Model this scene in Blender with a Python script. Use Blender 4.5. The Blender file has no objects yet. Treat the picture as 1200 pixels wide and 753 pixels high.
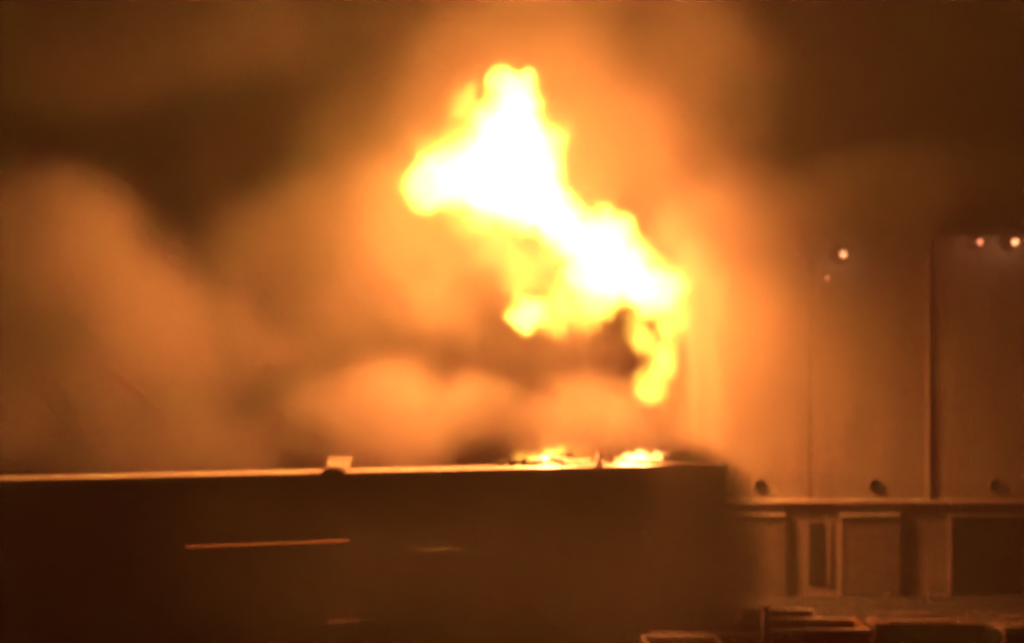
import bpy, bmesh, math, random
from mathutils import Vector, Matrix, noise
random.seed(7)
S = bpy.context.scene
COL = S.collection
H = 14.0            # camera height above the yard
F = 1167.0          # focal length in photograph pixels (1200 wide)

def P(px, py, Y):
    return Vector(((px-600)/F*Y, Y, H-(py-450)/F*Y))

# ------------------------------------------------------------------ camera
cam = bpy.data.cameras.new('camera'); cam_o = bpy.data.objects.new('camera', cam); COL.objects.link(cam_o)
cam_o.location = (0, 0, H); cam_o.rotation_euler = (math.radians(90), 0, 0)
cam.sensor_width = 36; cam.lens = 35.01; cam.shift_y = 0.0612
cam.clip_end = 2000; cam.clip_start = 0.1
cam.dof.use_dof = True; cam.dof.focus_distance = 17.0; cam.dof.aperture_fstop = 0.26
S.camera = cam_o

# ------------------------------------------------------------------ world: night sky
w = bpy.data.worlds.new('World'); S.world = w; w.use_nodes = True
wn = w.node_tree.nodes; wl = w.node_tree.links
sky = wn.new('ShaderNodeTexSky'); sky.sky_type = 'NISHITA'; sky.sun_disc = False
sky.sun_elevation = math.radians(-9); sky.sun_rotation = math.radians(200)
wl.new(sky.outputs['Color'], wn['Background'].inputs['Color']); wn['Background'].inputs['Strength'].default_value = 0.05

# ------------------------------------------------------------------ exposure and renderer
S.view_settings.view_transform = 'Standard'; S.view_settings.look = 'None'
S.view_settings.exposure = 0; S.view_settings.gamma = 1
S.cycles.use_denoising = True; S.cycles.denoising_input_passes = 'RGB'; S.cycles.use_adaptive_sampling = True; S.cycles.adaptive_threshold = 1.0; S.cycles.adaptive_min_samples = 36
S.cycles.max_bounces = 3; S.cycles.diffuse_bounces = 2; S.cycles.glossy_bounces = 2
S.cycles.volume_bounces = 1; S.cycles.transparent_max_bounces = 40
S.cycles.sample_clamp_indirect = 0.3
S.cycles.volume_step_rate = 1.0; S.cycles.volume_max_steps = 256

# ------------------------------------------------------------------ light given off by the fire
FIRE = (1.0, 0.185, 0.05)
def fire_lamp(name, p, watts, r):
    l = bpy.data.lights.new(name, 'POINT'); l.color = FIRE; l.energy = watts; l.shadow_soft_size = r
    o = bpy.data.objects.new(name, l); COL.objects.link(o); o.location = p; return o
FY = 59.0
POW = 0.60
fire_lamp('flame_light', P(595, 185, FY), 34000*POW, 0.8)
fire_lamp('flame_light', P(640, 240, FY), 26000*POW, 0.8)
fire_lamp('flame_light', P(705, 300, FY), 26000*POW, 0.8)
fire_lamp('flame_light', P(735, 325, FY-1), 12000*POW, 0.6)

# ------------------------------------------------------------------ helpers
def tag(o, label=None, cat=None, group=None, kind=None):
    if label: o['label'] = label
    if cat: o['category'] = cat
    if group: o['group'] = group
    if kind: o['kind'] = kind
    return o
def empty(name, loc, rz=0.0):
    o = bpy.data.objects.new(name, None); COL.objects.link(o); o.location = loc; o.rotation_euler = (0, 0, rz); return o
def mesh_obj(name, me, parent=None):
    o = bpy.data.objects.new(name, me); COL.objects.link(o)
    if parent: o.parent = parent
    return o
def build(name, bm, mat, parent=None, smooth=False, bevel=0.0):
    me = bpy.data.meshes.new(name); bm.to_mesh(me); bm.free()
    me.materials.append(mat)
    if smooth:
        for p in me.polygons: p.use_smooth = True
    o = mesh_obj(name, me, parent)
    if bevel:
        m = o.modifiers.new('bevel', 'BEVEL'); m.width = bevel; m.segments = 2; m.limit_method = 'ANGLE'
    return o
def box(bm, x0, x1, y0, y1, z0, z1):
    v = [bm.verts.new(c) for c in ((x0,y0,z0),(x1,y0,z0),(x1,y1,z0),(x0,y1,z0),(x0,y0,z1),(x1,y0,z1),(x1,y1,z1),(x0,y1,z1))]
    for f in ((3,2,1,0),(4,5,6,7),(0,1,5,4),(1,2,6,5),(2,3,7,6),(3,0,4,7)): bm.faces.new([v[i] for i in f])
    return v
def B(name, x0, x1, y0, y1, z0, z1, mat, parent=None, bevel=0.0):
    bm = bmesh.new(); box(bm, x0, x1, y0, y1, z0, z1); return build(name, bm, mat, parent, bevel=bevel)
def cyl(bm, p0, p1, r0, r1=None, n=16):
    r1 = r0 if r1 is None else r1
    p0, p1 = Vector(p0), Vector(p1); d = p1-p0
    q = d.to_track_quat('Z', 'Y').to_matrix().to_4x4()
    bmesh.ops.create_cone(bm, cap_ends=True, segments=n, radius1=r0, radius2=r1, depth=d.length,
                          matrix=Matrix.Translation((p0+p1)/2) @ q)
def prism(bm, pts, y0, y1):
    """side outline (x, z) carried from y0 to y1"""
    a = [bm.verts.new((x, y0, z)) for x, z in pts]; b = [bm.verts.new((x, y1, z)) for x, z in pts]
    n = len(pts); bm.faces.new(a); bm.faces.new(b[::-1])
    for i in range(n): bm.faces.new((a[i], b[i], b[(i+1) % n], a[(i+1) % n]))
    bmesh.ops.recalc_face_normals(bm, faces=bm.faces)
def copy_tree(o, parent=None):
    c = o.copy(); COL.objects.link(c); c.parent = parent
    for ch in [x for x in bpy.data.objects if x.parent == o]: copy_tree(ch, c)
    return c

# ------------------------------------------------------------------ materials
def surf(name, col, rough=0.7, metal=0.0, var=0.25, scale=0.6, bump=0.15, stretch=(1, 1, 1), grime=None):
    m = bpy.data.materials.new(name); m.use_nodes = True
    n, l = m.node_tree.nodes, m.node_tree.links; b = n['Principled BSDF']
    b.inputs['Roughness'].default_value = rough; b.inputs['Metallic'].default_value = metal
    tc = n.new('ShaderNodeTexCoord'); mp = n.new('ShaderNodeMapping'); mp.inputs['Scale'].default_value = stretch
    l.new(tc.outputs['Object'], mp.inputs['Vector'])
    t = n.new('ShaderNodeTexNoise'); t.inputs['Scale'].default_value = scale; t.inputs['Detail'].default_value = 6
    l.new(mp.outputs['Vector'], t.inputs['Vector'])
    r = n.new('ShaderNodeValToRGB')
    r.color_ramp.elements[0].position = 0.3; r.color_ramp.elements[1].position = 0.7
    lo = [c*(1-var) for c in col]; hi = [min(1, c*(1+var)) for c in col]
    r.color_ramp.elements[0].color = (*(grime or lo), 1); r.color_ramp.elements[1].color = (*hi, 1)
    l.new(t.outputs['Fac'], r.inputs['Fac']); l.new(r.outputs['Color'], b.inputs['Base Color'])
    if bump:
        t2 = n.new('ShaderNodeTexNoise'); t2.inputs['Scale'].default_value = scale*14; t2.inputs['Detail'].default_value = 4
        l.new(mp.outputs['Vector'], t2.inputs['Vector'])
        bp = n.new('ShaderNodeBump'); bp.inputs['Strength'].default_value = bump; bp.inputs['Distance'].default_value = 0.03
        l.new(t2.outputs['Fac'], bp.inputs['Height']); l.new(bp.outputs['Normal'], b.inputs['Normal'])
    return m
def glow(name, col, strength):
    m = bpy.data.materials.new(name); m.use_nodes = True
    b = m.node_tree.nodes['Principled BSDF']
    b.inputs['Base Color'].default_value = (*col, 1); b.inputs['Emission Color'].default_value = (*col, 1)
    b.inputs['Emission Strength'].default_value = strength; return m

M = dict(
 asphalt=surf('asphalt', (0.05, 0.05, 0.05), 0.85, scale=0.3, var=0.4),
 concrete=surf('concrete_panel', (0.36, 0.34, 0.31), 0.85, scale=0.35, var=0.22, stretch=(1.6, 1.6, 0.35)),
 lowwall=surf('painted_blockwork', (0.30, 0.28, 0.26), 0.85, scale=0.4, var=0.25),
 coping=surf('pale_coping', (0.62, 0.60, 0.56), 0.6, scale=1.2),
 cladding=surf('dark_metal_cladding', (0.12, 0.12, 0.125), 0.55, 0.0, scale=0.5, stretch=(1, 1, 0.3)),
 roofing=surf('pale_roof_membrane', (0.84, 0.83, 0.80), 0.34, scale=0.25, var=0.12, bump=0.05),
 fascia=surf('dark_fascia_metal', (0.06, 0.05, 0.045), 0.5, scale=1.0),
 pale_metal=surf('pale_galvanised_metal', (0.80, 0.79, 0.76), 0.45, 0.0, scale=2.0),
 door=surf('dock_door_paint', (0.19, 0.17, 0.16), 0.6, scale=1.1),
 dark=surf('black_recess', (0.02, 0.018, 0.016), 0.9, scale=2.0),
 rubber=surf('black_rubber', (0.02, 0.02, 0.02), 0.9, scale=4.0),
 char=surf('charred_metal', (0.035, 0.028, 0.02), 0.8, scale=3.0, var=0.5),
 rust=surf('rusty_skip_steel', (0.22, 0.10, 0.06), 0.8, scale=1.5, var=0.4),
 blue=surf('dull_skip_paint', (0.14, 0.13, 0.12), 0.6, scale=1.5, var=0.3),
 van=surf('dark_van_paint', (0.09, 0.07, 0.06), 0.3, scale=0.8, var=0.1, bump=0.0),
 glass=surf('dark_vehicle_glass', (0.02, 0.02, 0.022), 0.08, scale=1.0, bump=0.0),
 steel=surf('dark_steel_post', (0.05, 0.03, 0.025), 0.6, scale=3.0),
 lens=glow('lit_lamp_lens', (1.0, 0.42, 0.20), 1.6),
 lens_dim=glow('dim_lamp_lens', (1.0, 0.36, 0.18), 0.9),
)

# ------------------------------------------------------------------ ground
bm = bmesh.new()
g = bmesh.ops.create_grid(bm, x_segments=2, y_segments=2, size=600)
tag(build('ground', bm, M['asphalt']), kind='structure').location = (0, 300, 0)

# ------------------------------------------------------------------ long dark warehouse in the foreground
A = P(0, 562, 42); R_ = P(852, 543, 50.5)
ang = math.atan2(R_.y-A.y, R_.x-A.x); Lr = math.hypot(R_.x-A.x, R_.y-A.y)
RZ = A.z                                    # roof edge height, about 10 m
wh = empty('warehouse', (A.x, A.y, 0), ang)
tag(wh, 'long low dark warehouse with a pale roof edge lit by the fire behind it', 'warehouse')
X0 = -14.0; X1 = Lr; DEP = 7.2; DROP = 0.43
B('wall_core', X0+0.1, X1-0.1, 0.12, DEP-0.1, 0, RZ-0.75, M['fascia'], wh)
bm = bmesh.new(); prism(bm, [(0, -0.16), (0, 0.0), (DEP, -DROP), (DEP, -DROP-0.16)], X0, X1)   # x/y swapped below
for v in bm.verts: v.co = Vector((v.co.y, v.co.x-0.25*(1 if v.co.x < 1 else 0), RZ+v.co.z))
bmesh.ops.recalc_face_normals(bm, faces=bm.faces)
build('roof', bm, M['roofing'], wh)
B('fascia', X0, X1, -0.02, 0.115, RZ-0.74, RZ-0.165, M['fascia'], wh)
# ribbed wall sheets, one object each
bm = bmesh.new(); wsh = 1.13
box(bm, 0.012, wsh-0.012, 0.03, 0.10, 0.25, RZ-0.76)
for k in range(3):
    x = 0.2+k*0.34; box(bm, x, x+0.09, -0.012, 0.03, 0.25, RZ-0.77)
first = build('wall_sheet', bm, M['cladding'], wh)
nsh = int((X1-X0)/wsh); step = (X1-X0)/nsh
for i in range(nsh):
    o = first if i == 0 else first.copy()
    if i: COL.objects.link(o)
    o.parent = wh; o.location = (X0+i*step, 0, 0)
def loc_x(px):      # distance along the warehouse front for a photo column
    t = (px-600)/F
    c, s = math.cos(ang), math.sin(ang)
    return (t*A.y-A.x)/(c-t*s)
def loc_z(px, py):
    x = loc_x(px); Y = A.y+x*math.sin(ang); return H-(py-450)/F*Y
# canopy over the wide shutter door
cx0, cx1 = loc_x(222), loc_x(402); cz = loc_z(310, 638)+0.42
cp = B('canopy', cx0, cx1, -2.3, -0.02, cz-0.22, cz, M['cladding'], wh)
B('canopy_edge', cx0, cx1, -2.9, -2.303, cz-0.1, cz+0.04, M['rust'], cp)
fr = B('door_frame', cx0+0.2, cx1-0.2, -0.10, -0.02, 0.0, cz-0.23, M['fascia'], wh)
for k in range(14):
    z0 = 0.05+k*(cz-0.5)/14
    B('door_slat', cx0+0.5, cx1-0.5, -0.16, -0.11, z0, z0+(cz-0.5)/14-0.03, M['dark'], fr)
def small_canopy(pa, pb, py, d, door=True):
    a, b = loc_x(pa), loc_x(pb); z = loc_z((pa+pb)/2, py)+0.35
    c = B('door_hood', a, b, -d-2.2, -0.02, z-0.10, z+0.03, M['pale_metal'], wh)
    if door: B('side_door', a+0.15, b-0.15, -0.09, -0.02, 0.0 if z < 5 else z-1.9, z-0.3, M['dark'], wh)
small_canopy(480, 527, 643, 0.30, False)
small_canopy(376, 410, 713, 1.9)
small_canopy(452, 528, 665, 0.12, False)
for px in (150, 560, 660, 745):            # faint downpipes
    x = loc_x(px); bm = bmesh.new(); cyl(bm, (x, -0.09, 0.1), (x, -0.09, RZ-0.8), 0.06, n=10); build('downpipe', bm, M['fascia'], wh)

# vent cowl with a tilted flap on the roof edge
def wpt(px, off):
    x = loc_x(px); return Vector((A.x+x*math.cos(ang)-off*math.sin(ang), A.y+x*math.sin(ang)+off*math.cos(ang), 0))
p = wpt(393, 0.5); v = empty('roof_vent', (p.x, p.y, RZ-0.02), ang)
tag(v, 'small roof vent with dark squat base and lit tilted flap on the roof edge', 'roof vent')
bm = bmesh.new(); bmesh.ops.create_uvsphere(bm, u_segments=20, v_segments=10, radius=0.5)
for q in bm.verts: q.co = Vector((q.co.x*1.15-0.1, q.co.y*0.6-0.85, max(-0.12, q.co.z*0.62)))
build('base', bm, M['char'], v, True)
bm = bmesh.new(); cyl(bm, (0.05, 0.15, 0.0), (0.05, 0.15, 0.36), 0.2, 0.18); build('neck', bm, M['char'], v, True)
bm = bmesh.new()
for q in box(bm, -0.45, 0.62, -0.6, 0.6, -0.025, 0.025):
    q.co.x += 0.18*(q.co.y+0.6); q.co = Vector((q.co.x, q.co.y*math.cos(.42)-q.co.z*math.sin(.42), q.co.y*math.sin(.42)+q.co.z*math.cos(.42)+0.40))
build('flap', bm, M['roofing'], v, bevel=0.01)

# buckled sheets and charred debris along the burning stretch of the roof
def debris(px, off, sx, sy, sz, mat, label, lift=0.0, tilt=0.0, name='roof_debris', seed=0):
    p = wpt(px, off); r = random.Random(seed)
    bm = bmesh.new(); bmesh.ops.create_grid(bm, x_segments=9, y_segments=5, size=0.5)
    for q in bm.verts:
        h = noise.noise(Vector((q.co.x*3+seed*3.1, q.co.y*3, seed)))
        q.co = Vector((q.co.x*sx*(1+0.15*h), q.co.y*sy, (0.4+0.6*h)*sz + 0.1*abs(q.co.x)*sz))
    ret = bmesh.ops.solidify(bm, geom=bm.faces[:], thickness=0.06)
    o = build(name, bm, mat); o.location = (p.x, p.y, RZ-off*DROP/DEP+lift+0.1); o.rotation_euler = (tilt, r.uniform(-.08, .08), ang)
    return tag(o, label, 'debris', 'burnt pieces lying along the warehouse roof edge')
debris(588, 0.2, 0.5, 0.5, 0.35, M['char'], 'small burnt lump on the roof edge, leftmost of the debris', seed=1)
debris(612, 0.1, 1.6, 0.7, 0.45, M['char'], 'dark crumpled sheet left of the roof flames, just below yellow fire', 0.0, seed=2)
debris(645, 0.9, 1.3, 0.7, 0.6, M['pale_metal'], 'pale curled sheet in front of the low yellow roof flames', 0.05, 0.3, seed=3)
debris(668, 1.3, 1.2, 0.4, 0.5, M['char'], 'thin dark strip bent upward amid the low roof flames', 0.35, 0.5, seed=4)
debris(684, 0.5, 2.3, 0.7, 0.35, M['pale_metal'], 'long tan buckled sheet between the yellow and the white roof flames', 0.05, 0.4, seed=5)
debris(750, 0.25, 2.2, 0.6, 0.35, M['pale_metal'], 'greyish sheet lying under the white-hot flame at the right of the roof', 0.0, 0.2, seed=6)
debris(797, 0.3, 1.6, 1.2, 0.7, M['char'], 'dark heap right of the white-hot roof flame, rightmost debris', 0.0, seed=7)
p = wpt(703, 0.4); st = B('steel_stub', -0.12, 0.12, -0.1, 0.1, -0.1, 0.62, M['pale_metal'], bevel=0.02)
st.location = (p.x, p.y, RZ); st.rotation_euler = (0, 0.25, ang)
tag(st, 'short tilted steel stub standing on the roof between the two groups of low flames', 'steel stub')

# ------------------------------------------------------------------ tall pale building on the right
BY = 66.0; s = F/BY
def bx(px): return (px-600)/s
def bz(py): return H-(py-450)/s
tb = empty('tall_building', (bx(1010), BY, 0)); ox = bx(1010)
tag(tb, 'tall pale panelled industrial building behind the fire, dock doors along its foot', 'building')
def T(name, pa, pb, ya, yb, zt, zb, mat, parent=tb, bevel=0.0):
    return B(name, bx(pa)-ox, bx(pb)-ox, ya, yb, bz(zb), bz(zt), mat, parent, bevel)
TOP = 272
T('wall_core', 811, 1515, 0.25, 30, TOP+4, 699.5, M['concrete'])
edges = [811, 950, 1090, 1230, 1370, 1515]
for i in range(5):
    T('wall_panel', edges[i]+0.9, edges[i+1]-0.9, 0.0, 0.247, TOP+3, 589, M['concrete'], bevel=0.03)
T('roof_parapet', 809, 1517, -0.12, 0.30, TOP-3, TOP+2.5, M['fascia'])
for e, d in ((1088, 0.22), (1230, 0.2), (1370, 0.2)):
    T('wall_fin', e-2.6, e+1.2, -d, -0.003, TOP+3.5, 586, M['concrete'], bevel=0.02)
T('ledge', 809, 1517, -0.42, 0.248, 585, 589, M['coping'], bevel=0.03)
T('lower_wall', 812, 1517, 0.05, 0.247, 589.3, 699.5, M['lowwall'])
for px in (890, 1024, 1165, 1302, 1440):
    bm = bmesh.new(); x = bx(px)-ox; z = bz(568)
    bmesh.ops.create_cone(bm, cap_ends=False, segments=24, radius1=0.46, radius2=0.42, depth=0.16, matrix=Matrix.Translation((x, -0.085, z)) @ Matrix.Rotation(math.pi/2, 4, 'X'))
    vo = build('vent', bm, M['lowwall'], tb, True)
    bm = bmesh.new(); bmesh.ops.create_cone(bm, cap_ends=True, segments=24, radius1=0.41, radius2=0.41, depth=0.02, matrix=Matrix.Translation((x, -0.02, z)) @ Matrix.Rotation(math.pi/2, 4, 'X'))
    build('vent_hole', bm, M['dark'], vo)
    for k in range(4):
        zz = z-0.26+k*0.17; B('louvre', x-0.33, x+0.33, -0.09, -0.05, zz, zz+0.035, M['char'], vo)
def dock(pa, pb, zt, dark=False, light=True):
    f = T('dock_frame', pa, pb, -0.28, 0.045, zt, zt+3, M['coping'] if light else M['lowwall'], bevel=0.02)
    T('jamb', pa, pa+3, -0.12, 0.045, zt+3.1, 697, M['lowwall'], f)
    T('jamb', pb-3, pb, -0.12, 0.045, zt+3.1, 697, M['door'], f)
    d = T('dock_door', pa+3.2, pb-3.2, 0.0, 0.045, zt+3.1, 697, M['dark'] if dark else M['door'])
    n = 7; hgt = (697-zt-5)/n
    for k in range(n):
        T('door_section', pa+5, pb-5, -0.05, -0.003, zt+4+k*hgt, zt+4+(k+1)*hgt-0.7, M['dark'] if dark else M['door'], d)
    return f
dock(836, 919, 601); dock(984, 1053, 601); dock(1112, 1206, 602, True, False); dock(1262, 1340, 602, True); dock(1390, 1470, 602)
T('narrow_door', 948, 968, -0.04, 0.045, 613, 683, M['dark'])
T('door_trim', 969, 973, -0.08, 0.045, 611, 684, M['lowwall'])
for px in (922.5, 1056.5):
    T('painted_gap_shade', px-2, px+2.2, -0.30, 0.045, 602, 696, M['dark'])  # black strips put in for the shade of the door reveals
T('plinth', 811, 1517, -0.06, 0.045, 697.3, 699.4, M['concrete'])

# floodlights on the building's top edge
def flood(px, py, r, mat, watts, label, cat='floodlight', arm=0.7):
    p = P(px, py, BY-0.8); t = empty('floodlight', p)
    tag(t, label, cat, 'lamps along the top of the tall building')
    bm = bmesh.new(); cyl(bm, (0, 0.25, 0), (0, -0.02, -0.04), r*0.4, r*0.75, 18); build('housing', bm, M['fascia'], t, True)
    bm = bmesh.new(); bmesh.ops.create_uvsphere(bm, u_segments=16, v_segments=8, radius=r)
    for q in bm.verts: q.co = Vector((q.co.x, q.co.y*0.35-0.06, q.co.z-0.04))
    build('lens', bm, mat, t, True)
    bm = bmesh.new(); cyl(bm, (0, 0.2, 0), (0, arm, 0.12), 0.035, n=8); build('bracket', bm, M['fascia'], t)
    if watts:
        l = bpy.data.lights.new('lamp_glow', 'POINT'); l.color = (1.0, 0.42, 0.18); l.energy = watts; l.shadow_soft_size = 0.05
        o = bpy.data.objects.new('lamp_glow', l); COL.objects.link(o); o.parent = t; o.location = (0, -0.3-r, -0.1)
flood(988, 297, 0.27, M['lens'], 25, 'brightest round lamp on the tall building, left of its middle')
flood(933, 297, 0.17, M['lens_dim'], 6, 'faint lamp just left of the brightest lamp on the tall building')
flood(969, 325, 0.12, M['lens_dim'], 2, 'tiny low reflection, drawn as an added lamp, just below and left of the brightest lamp')  # a reflection, made with an added dim lens and lamp
flood(1148, 283, 0.20, M['lens_dim'], 8, 'dim lamp near the right edge of the photo, second from the right')
flood(1189, 283, 0.24, M['lens'], 20, 'bright lamp at the far right edge of the photo on the building top')

# ------------------------------------------------------------------ yard in front: skips, vans, post
def skip(pa, pb, Yn, Yf, pyf, mat, label):
    z = H-(pyf-450)/F*Yf; x0 = (pa-600)/F*Yf; x1 = (pb-600)/F*Yf; L = x1-x0; W = Yf-Yn
    t = empty('open_skip', ((x0+x1)/2, (Yn+Yf)/2, 0))
    tag(t, label, 'skip', 'open-topped skips in the yard')
    hx, hy, th = L/2, W/2, 0.07
    B('floor_plate', -hx, hx, -hy, hy, 0.25, 0.35, mat, t)
    B('side_wall', -hx, hx, -hy, -hy+th, 0.353, z-0.16, mat, t); B('side_wall', -hx, hx, hy-th, hy, 0.353, z-0.16, mat, t)
    B('end_wall', -hx, -hx+th, -hy+th+.002, hy-th-.002, 0.353, z-0.16, mat, t); B('end_wall', hx-th, hx, -hy+th+.002, hy-th-.002, 0.353, z-0.16, mat, t)
    r = 0.09
    B('rim', -hx-.05, hx+.05, -hy-.05, -hy+r, z-0.157, z, M['pale_metal'], t, 0.015); B('rim', -hx-.05, hx+.05, hy-r, hy+.05, z-0.157, z, M['pale_metal'], t, 0.015)
    B('end_rim', -hx-.05, -hx+r, -hy+r+.002, hy-r-.002, z-0.157, z-.01, mat, t); B('end_rim', hx-r, hx+.05, -hy+r+.002, hy-r-.002, z-0.157, z-.01, mat, t)
    n = max(3, int(L/0.75))
    for k in range(n+1):
        x = -hx+0.06+k*(L-0.12)/n; B('rib', x-0.05, x+0.05, -hy-0.07, -hy-.002, 0.36, z-0.16, mat, t)
    for sx in (-1, 1):
        bm = bmesh.new(); cyl(bm, (sx*hx*0.8, -hy+0.1, 0.13), (sx*hx*0.8, hy-0.1, 0.13), 0.125); build('roller', bm, M['steel'], t, True)
skip(757, 884, 43.9, 46.0, 727, M['rust'], 'open skip with pale rims left of the dark post, in front of the warehouse corner')
skip(752, 838, 41.2, 43.2, 744, M['blue'], 'lowest open skip at the bottom edge, left of the dark post')
skip(887, 1001, 44.6, 46.6, 724, M['rust'], 'open skip just right of the dark post, between the post and the van')
skip(870, 951, 47.8, 49.6, 713, M['blue'], 'open skip standing behind the dark post, highest rim of the skips')

post = empty('steel_post', (P(897, 708, 40).x, 40, 0))
tag(post, 'dark upright steel post at the bottom, standing in front of the skips', 'post')
pz = P(897, 708, 40).z
bm = bmesh.new(); cyl(bm, (0, 0, 0.0), (0, 0, pz-0.1), 0.15, 0.14, 14); build('shaft', bm, M['steel'], post, True)
bm = bmesh.new(); cyl(bm, (0, 0, pz-0.1), (0, 0, pz), 0.20, 0.17, 14); build('cap', bm, M['steel'], post)
bm = bmesh.new(); box(bm, -0.25, 0.25, -0.25, 0.25, 0, 0.05); build('base_plate', bm, M['steel'], post)

def van(pa, py, Y, label):
    z = H-(py-450)/F*Y; x = (pa-600)/F*Y
    t = empty('parked_van', (x+3.0, Y-1.0, 0)); tag(t, label, 'van', 'vans parked in the yard')
    hh = z-0.14
    out = [(-2.95, 0.45), (-3.0, 0.9), (-2.9, 1.25), (-2.72, 1.38), (-2.35, hh-0.28), (-2.15, hh-0.07), (-1.9, hh), (2.8, hh-0.03), (2.95, hh-0.2), (3.0, 1.0), (2.95, 0.45)]
    bm = bmesh.new(); prism(bm, out, -1.0, 1.0)
    for q in bm.verts:
        if q.co.z > 1.4: q.co.y *= 1-0.10*(q.co.z-1.4)/(hh-1.4)
    body = build('body', bm, M['van'], t, bevel=0.06)
    bm = bmesh.new(); f = [(-2.745, 1.42), (-2.40, hh-0.30), (-2.38, hh-0.30), (-2.72, 1.42)]
    vs = [bm.verts.new(c) for c in ((-2.735, -0.85, 1.42), (-2.735, 0.85, 1.42), (-2.385, 0.82, hh-0.30), (-2.385, -0.82, hh-0.30))]
    bm.faces.new(vs); bmesh.ops.solidify(bm, geom=bm.faces[:], thickness=0.02); build('windscreen', bm, M['glass'], t)
    for sy in (-1, 1):
        bm = bmesh.new(); prism(bm, [(-2.5, 1.42), (-1.3, 1.42), (-1.3, hh-0.35), (-2.2, hh-0.35)], sy*0.955-0.01, sy*0.955+0.01)
        build('side_window', bm, M['glass'], t)
        B('door_seam', -1.22, -1.19, sy*1.003-0.004, sy*1.003+0.004, 0.6, 1.38, M['rubber'], t)
        for wx in (-2.0, 1.9):
            bm = bmesh.new(); cyl(bm, (wx, sy*0.78, 0.36), (wx, sy*1.02, 0.36), 0.36, n=24); wh_ = build('wheel', bm, M['rubber'], t, True)
            bm = bmesh.new(); cyl(bm, (wx, sy*1.021, 0.36), (wx, sy*1.03, 0.36), 0.2, n=16); build('rim', bm, M['pale_metal'], wh_)
        B('roof_rail', -1.75, 1.2, sy*0.80-0.03, sy*0.80+0.03, hh+0.06, hh+0.14, M['pale_metal'], t, 0.01)
        B('headlight', -3.03, -2.96, sy*0.78-0.16, sy*0.78+0.16, 0.85, 1.05, M['pale_metal'], t, 0.02)
    for cx in (-1.6, -0.2, 1.05): B('roof_bar', cx-0.04, cx+0.04, -0.76, 0.76, hh+0.005, hh+0.055, M['steel'], t)
    B('windscreen_glint', -2.5, -2.02, -0.9, -0.86, hh-0.42, hh+0.05, M['pale_metal'], t, 0.02)  # pale plate added to stand for the glint at the windscreen
    B('bumper', -3.08, -2.97, -0.95, 0.95, 0.4, 0.65, M['rubber'], t, 0.03)
van(996, 716, 49.5, 'dark van with a pale roof rail, right of the skips at the bottom edge')
van(1142, 720, 49.0, 'dark van cut by the right edge of the photo, pale rail on its roof')

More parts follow.
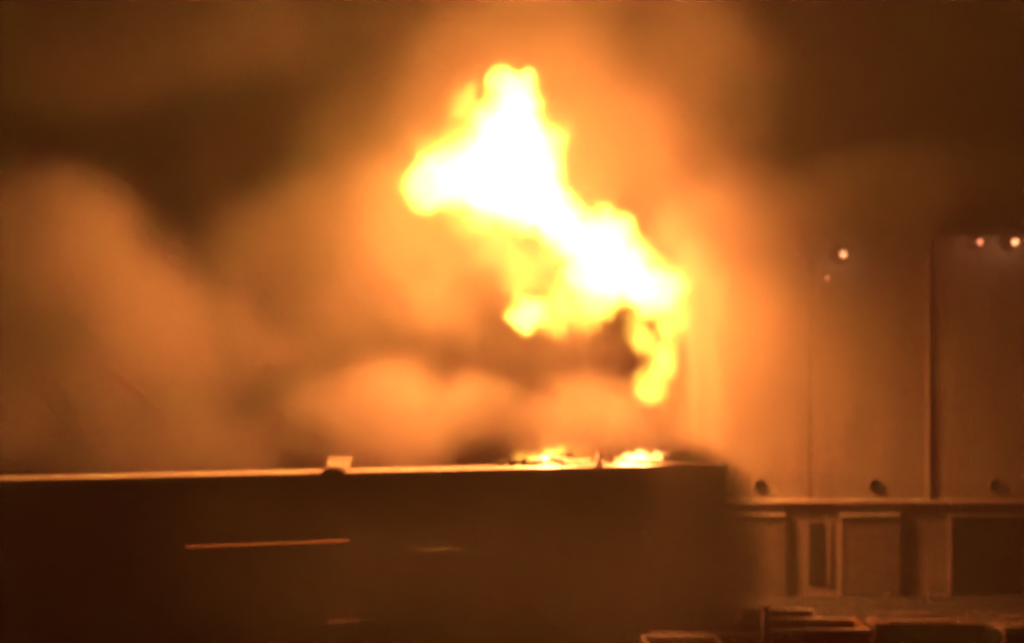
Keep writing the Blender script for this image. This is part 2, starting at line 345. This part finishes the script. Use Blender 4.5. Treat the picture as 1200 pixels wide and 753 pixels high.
# ------------------------------------------------------------------ fire
def nt(mat): return mat.node_tree.nodes, mat.node_tree.links
def math_(n, l, op, a, b=None, clamp=False):
    m = n.new('ShaderNodeMath'); m.operation = op; m.use_clamp = clamp
    for i, v in enumerate((a, b)):
        if v is None: continue
        if isinstance(v, (int, float)): m.inputs[i].default_value = v
        else: l.new(v, m.inputs[i])
    return m.outputs[0]
def flame(name, blobs, label, E, warp=1.0, wscale=0.35, Y=FY, group=None, depth=1.0, col=(1.0, 0.48, 0.05), voxel=0.3):
    """blobs: (px, py, radius px, strength[, dY])"""
    c = P(blobs[0][0], blobs[0][1], Y)
    bm = bmesh.new()
    L = []
    for b in blobs:
        p = P(b[0], b[1], Y) - c; p.y = b[4] if len(b) > 4 else 0.0
        r = b[2]/F*Y; L.append((p, r, b[3]))
        bmesh.ops.create_icosphere(bm, subdivisions=3, radius=r*1.25+warp*0.35, matrix=Matrix.Translation(p))
    m = bpy.data.materials.new(name+'_fire'); m.use_nodes = True; n, l = nt(m)
    n.remove(n['Principled BSDF']); out = n['Material Output']
    o = build(name, bm, m, None, True); o.location = c
    rm = o.modifiers.new('fuse', 'REMESH'); rm.mode = 'VOXEL'; rm.voxel_size = voxel; rm.use_smooth_shade = True
    tag(o, label, 'fire', group)
    tc = n.new('ShaderNodeTexCoord')
    t = n.new('ShaderNodeTexNoise'); t.inputs['Scale'].default_value = wscale; t.inputs['Detail'].default_value = 5; t.inputs['Roughness'].default_value = 0.62
    l.new(tc.outputs['Object'], t.inputs['Vector'])
    sub = n.new('ShaderNodeVectorMath'); sub.operation = 'SUBTRACT'; l.new(t.outputs['Color'], sub.inputs[0]); sub.inputs[1].default_value = (0.5, 0.5, 0.5)
    ma = n.new('ShaderNodeVectorMath'); ma.operation = 'MULTIPLY_ADD'; l.new(sub.outputs[0], ma.inputs[0]); ma.inputs[1].default_value = (warp*2.2,)*3
    l.new(tc.outputs['Object'], ma.inputs[2])
    tot = None
    for p, r, a in L:
        d = n.new('ShaderNodeVectorMath'); d.operation = 'DISTANCE'; l.new(ma.outputs[0], d.inputs[0]); d.inputs[1].default_value = p
        mr = n.new('ShaderNodeMapRange'); mr.interpolation_type = 'SMOOTHSTEP'
        l.new(d.outputs['Value'], mr.inputs['Value']); mr.inputs['From Min'].default_value = (0.5 if a >= .45 else 0.15)*r; mr.inputs['From Max'].default_value = (1.18 if a >= .45 else 1.3)*r
        mr.inputs['To Min'].default_value = a; mr.inputs['To Max'].default_value = 0.0
        tot = mr.outputs[0] if tot is None else math_(n, l, 'ADD', tot, mr.outputs[0])
    em = n.new('ShaderNodeEmission'); em.inputs['Color'].default_value = (*col, 1)
    l.new(math_(n, l, 'MULTIPLY', tot, E), em.inputs['Strength'])
    l.new(em.outputs[0], out.inputs['Volume'])
    # outer sheet of thin glowing gas, brightest face-on, vanishing at the rim
    tr = n.new('ShaderNodeBsdfTransparent'); se = n.new('ShaderNodeEmission'); se.inputs['Color'].default_value = (1.0, 0.3, 0.03, 1)
    lw = n.new('ShaderNodeLayerWeight'); lw.inputs['Blend'].default_value = 0.5
    f = math_(n, l, 'SUBTRACT', 1.0, lw.outputs['Facing'])
    f = math_(n, l, 'POWER', f, 2.0); l.new(math_(n, l, 'MULTIPLY', f, 0.02), se.inputs['Strength'])
    ad = n.new('ShaderNodeAddShader'); l.new(tr.outputs[0], ad.inputs[0]); l.new(se.outputs[0], ad.inputs[1]); l.new(ad.outputs[0], out.inputs['Surface'])
    m.cycles.volume_step_rate = 1.3
    return o
flame('flame', [
    (600, 190, 62, 1), (590, 97, 20, .6), (616, 95, 21, .8), (604, 122, 30, .9), (596, 150, 42, 1), (553, 114, 17, .10), (566, 142, 20, .2), (536, 150, 26, .05), (508, 168, 26, .03), (528, 182, 30, .12),
    (546, 208, 44, 1), (506, 217, 32, .9), (474, 214, 20, .08), (446, 208, 14, .012), (618, 228, 46, 1), (568, 238, 30, .7), 
    (662, 268, 32, 1), (698, 284, 40, 1), (690, 318, 34, .8), (648, 250, 34, .9), (728, 266, 26, .5), (700, 256, 20, .3), (652, 168, 24, .25), (545, 122, 22, .12), (732, 318, 42, 1), (765, 340, 34, 1), (788, 332, 18, .12), (704, 345, 30, .6),
    (620, 367, 24, 1.0), (650, 370, 24, .3), (680, 370, 22, .22), (662, 345, 28, .25), (592, 290, 32, .05), (546, 262, 22, .05), (615, 322, 32, .09), (640, 300, 24, .06), (606, 344, 22, .10),
    (786, 370, 20, .3), (748, 380, 20, .25), (788, 392, 17, .4), (758, 400, 18, .35), (780, 412, 18, .4), (770, 424, 20, .4), (768, 440, 20, .22), (760, 452, 18, .2), (773, 458, 15, .3), (762, 464, 14, .4)],
    'huge white-hot flame leaning up to the left above the warehouse roof, narrow at its foot', 6.3, 1.3, 0.45)
ry = 49.5
flame('roof_flame', [(628, 545, 16, .6), (610, 541, 13, .3), (645, 538, 14, .9), (655, 532, 12, .5), (640, 528, 10, .15), (675, 534, 12, .12), (665, 523, 12, .05), (590, 546, 8, .2), (640, 520, 20, .02), (685, 528, 16, .03), (610, 532, 14, .03), (655, 508, 14, .01)],
      'low yellow flames licking along the middle of the warehouse roof edge', 5.0, 0.35, 1.2, Y=wpt(640, 1.6).y, group='low flames on the warehouse roof', voxel=0.12)
flame('roof_flame', [(752, 539, 13, 1), (735, 541, 11, .9), (770, 536, 10, .8), (725, 541, 7, .5), (780, 533, 6, .3)],
      'white-hot low flame near the right end of the warehouse roof', 16.0, 0.25, 1.2, Y=wpt(750, 0.9).y, group='low flames on the warehouse roof', voxel=0.12, col=(1, .5, .1))
fire_lamp('roof_fire_light', P(645, 528, wpt(640, 1.6).y), 4200, 0.25)
fire_lamp('roof_fire_light', P(752, 533, wpt(750, 0.9).y), 1500, 0.2)

# ------------------------------------------------------------------ smoke
PALE = 0.92; DARK = 0.15
def smoke(lobes, label, mask, step, voxel=1.2, nscale=0.13, seed=0.0, contrast=0.5):
    """lobes: (px, py, Y, rx px, rz px, ry m, density, albedo, tilt deg, inner edge)"""
    bm = bmesh.new(); L = []
    for k, (px, py, Y, rx, rz, rd, dens, alb, rot, edge) in enumerate(lobes):
        c = P(px, py, Y); sc = Vector((rx/F*Y, rd, rz/F*Y)); rm_ = Matrix.Rotation(math.radians(rot), 4, 'Y')
        L.append((c, sc, math.radians(rot), dens, alb, edge))
        mt = Matrix.Translation(c) @ rm_ @ Matrix.Diagonal((*sc, 1.0))
        vs = bmesh.ops.create_icosphere(bm, subdivisions=4, radius=1.14)['verts']
        for q in vs: q.co = mt @ (q.co*(1+0.14*noise.fractal(q.co*1.7+Vector((k*7.3, 0, 0)), 1.0, 2.0, 3)))
    m = bpy.data.materials.new('smoke'); m.use_nodes = True; n, l = nt(m)
    n.remove(n['Principled BSDF']); out = n['Material Output']
    o = build('smoke', bm, m, None, True)
    r = o.modifiers.new('fuse', 'REMESH'); r.mode = 'VOXEL'; r.voxel_size = voxel; r.use_smooth_shade = True
    tag(o, label, 'smoke', None, 'stuff')
    tc = n.new('ShaderNodeTexCoord')
    t = n.new('ShaderNodeTexNoise'); t.noise_dimensions = '4D'; t.inputs['W'].default_value = seed
    t.inputs['Scale'].default_value = nscale; t.inputs['Detail'].default_value = 2.5
    l.new(tc.outputs['Object'], t.inputs['Vector'])
    sh = n.new('ShaderNodeMapRange'); sh.interpolation_type = 'SMOOTHSTEP'; l.new(t.outputs['Fac'], sh.inputs['Value'])
    sh.inputs['From Min'].default_value = 0.36; sh.inputs['From Max'].default_value = 0.64
    sh.inputs['To Min'].default_value = 1-contrast; sh.inputs['To Max'].default_value = 1.0
    wob = math_(n, l, 'MULTIPLY', math_(n, l, 'SUBTRACT', 0.5, t.outputs['Fac']), 0.8)
    tot = {}
    for c, sc, rot, dens, alb, edge in L:
        mp = n.new('ShaderNodeMapping'); mp.vector_type = 'TEXTURE'
        mp.inputs['Location'].default_value = c; mp.inputs['Rotation'].default_value = (0, rot, 0); mp.inputs['Scale'].default_value = sc
        l.new(tc.outputs['Object'], mp.inputs['Vector'])
        ln = n.new('ShaderNodeVectorMath'); ln.operation = 'LENGTH'; l.new(mp.outputs[0], ln.inputs[0])
        fo = n.new('ShaderNodeMapRange'); fo.interpolation_type = 'SMOOTHSTEP'; l.new(math_(n, l, 'ADD', ln.outputs['Value'], wob), fo.inputs['Value'])
        fo.inputs['From Min'].default_value = edge; fo.inputs['From Max'].default_value = 0.88
        fo.inputs['To Min'].default_value = dens; fo.inputs['To Max'].default_value = 0.0
        tot[alb] = fo.outputs[0] if alb not in tot else math_(n, l, 'ADD', tot[alb], fo.outputs[0])
    sm = None; al = None
    for k, d in tot.items():
        sm = d if sm is None else math_(n, l, 'ADD', sm, d)
        w_ = math_(n, l, 'MULTIPLY', d, k); al = w_ if al is None else math_(n, l, 'ADD', al, w_)
    alb = math_(n, l, 'DIVIDE', al, math_(n, l, 'ADD', sm, 1e-6))
    cc = n.new('ShaderNodeCombineColor'); l.new(alb, cc.inputs[0]); l.new(math_(n, l, 'MULTIPLY', alb, 0.98), cc.inputs[1]); l.new(math_(n, l, 'MULTIPLY', alb, 0.95), cc.inputs[2])
    pv = n.new('ShaderNodeVolumePrincipled'); l.new(cc.outputs[0], pv.inputs['Color']); pv.inputs['Anisotropy'].default_value = -0.05
    l.new(math_(n, l, 'MULTIPLY', sm, sh.outputs[0]), pv.inputs['Density']); l.new(pv.outputs[0], out.inputs['Volume'])
    if mask:
        tr = n.new('ShaderNodeBsdfTransparent'); df = n.new('ShaderNodeBsdfDiffuse'); df.inputs['Color'].default_value = (0.9, 0.88, 0.85, 1)
        lw = n.new('ShaderNodeLayerWeight'); f = math_(n, l, 'SUBTRACT', 1.0, lw.outputs['Facing'])
        mx = n.new('ShaderNodeMixShader'); l.new(math_(n, l, 'MULTIPLY', f, 0.004), mx.inputs[0])
        l.new(tr.outputs[0], mx.inputs[1]); l.new(df.outputs[0], mx.inputs[2]); l.new(mx.outputs[0], out.inputs['Surface'])
    m.cycles.volume_step_rate = step
    return o
smoke([(650, 130, 75, 340, 360, 7, 0.25, PALE, 0, 0.05),
       (100, 400, 63, 370, 225, 5, 0.62, PALE, 24, 0.25),
       (410, 330, 69, 250, 190, 3, 0.45, PALE, 0, 0.0),
       (140, 40, 57, 360, 130, 5, 0.28, DARK, 0, 0.25)],
      'broad smoke column behind the huge flame and pale billows at the left', True, 1.3, seed=2.0, contrast=0.38)
smoke([(540, 280, 62, 320, 230, 3.5, 0.06, PALE, 40, 0.0),
       (430, 490, 58.5, 270, 95, 3.6, 0.38, PALE, -4, 0.2),
       (700, 500, 60, 250, 92, 3, 0.28, PALE, 6, 0.25),
       (620, 425, 55, 190, 55, 1.5, 0.42, DARK, -6, 0.1),
       (860, 350, 61, 160, 250, 3.5, 0.34, 0.33, 0, 0.1),
       (845, 262, 62, 125, 75, 2.8, 1.5, 0.3, 0, 0.2),
       (1040, 235, 61, 300, 85, 2.6, 1.3, DARK, 0, 0.25)],
      'orange smoke wrapped round the flame and drifting over the roof and the tall building', False, 1.1, seed=5.0, contrast=0.75)
smoke([(600, 670, 33, 600, 190, 3.0, 0.038, PALE, 0, 0.2),
       (818, 690, 47, 110, 190, 2.6, 2.6, 0.07, 0, 0.0),
       (815, 568, 48.8, 95, 62, 2.3, 1.8, 0.07, 20, 0.0),
       (862, 650, 49.5, 60, 110, 2.0, 1.0, 0.07, -8, 0.0)],
      'dark smoke at the warehouse corner and a thin veil in front of the wall', False, 1.0, voxel=0.8, seed=9.0, contrast=0.3)
# ------------------------------------------------------------------ haze: one closed box of even air
bm = bmesh.new(); box(bm, -90, 90, -12, 118, -1.0, 62)
m = bpy.data.materials.new('haze'); m.use_nodes = True; n, l = nt(m); n.remove(n['Principled BSDF'])
pv = n.new('ShaderNodeVolumePrincipled'); pv.inputs['Color'].default_value = (0.9, 0.86, 0.8, 1); pv.inputs['Density'].default_value = 0.0013
pv.inputs['Anisotropy'].default_value = 0.2
l.new(pv.outputs[0], n['Material Output'].inputs['Volume'])
tag(build('haze', bm, m), kind='stuff')
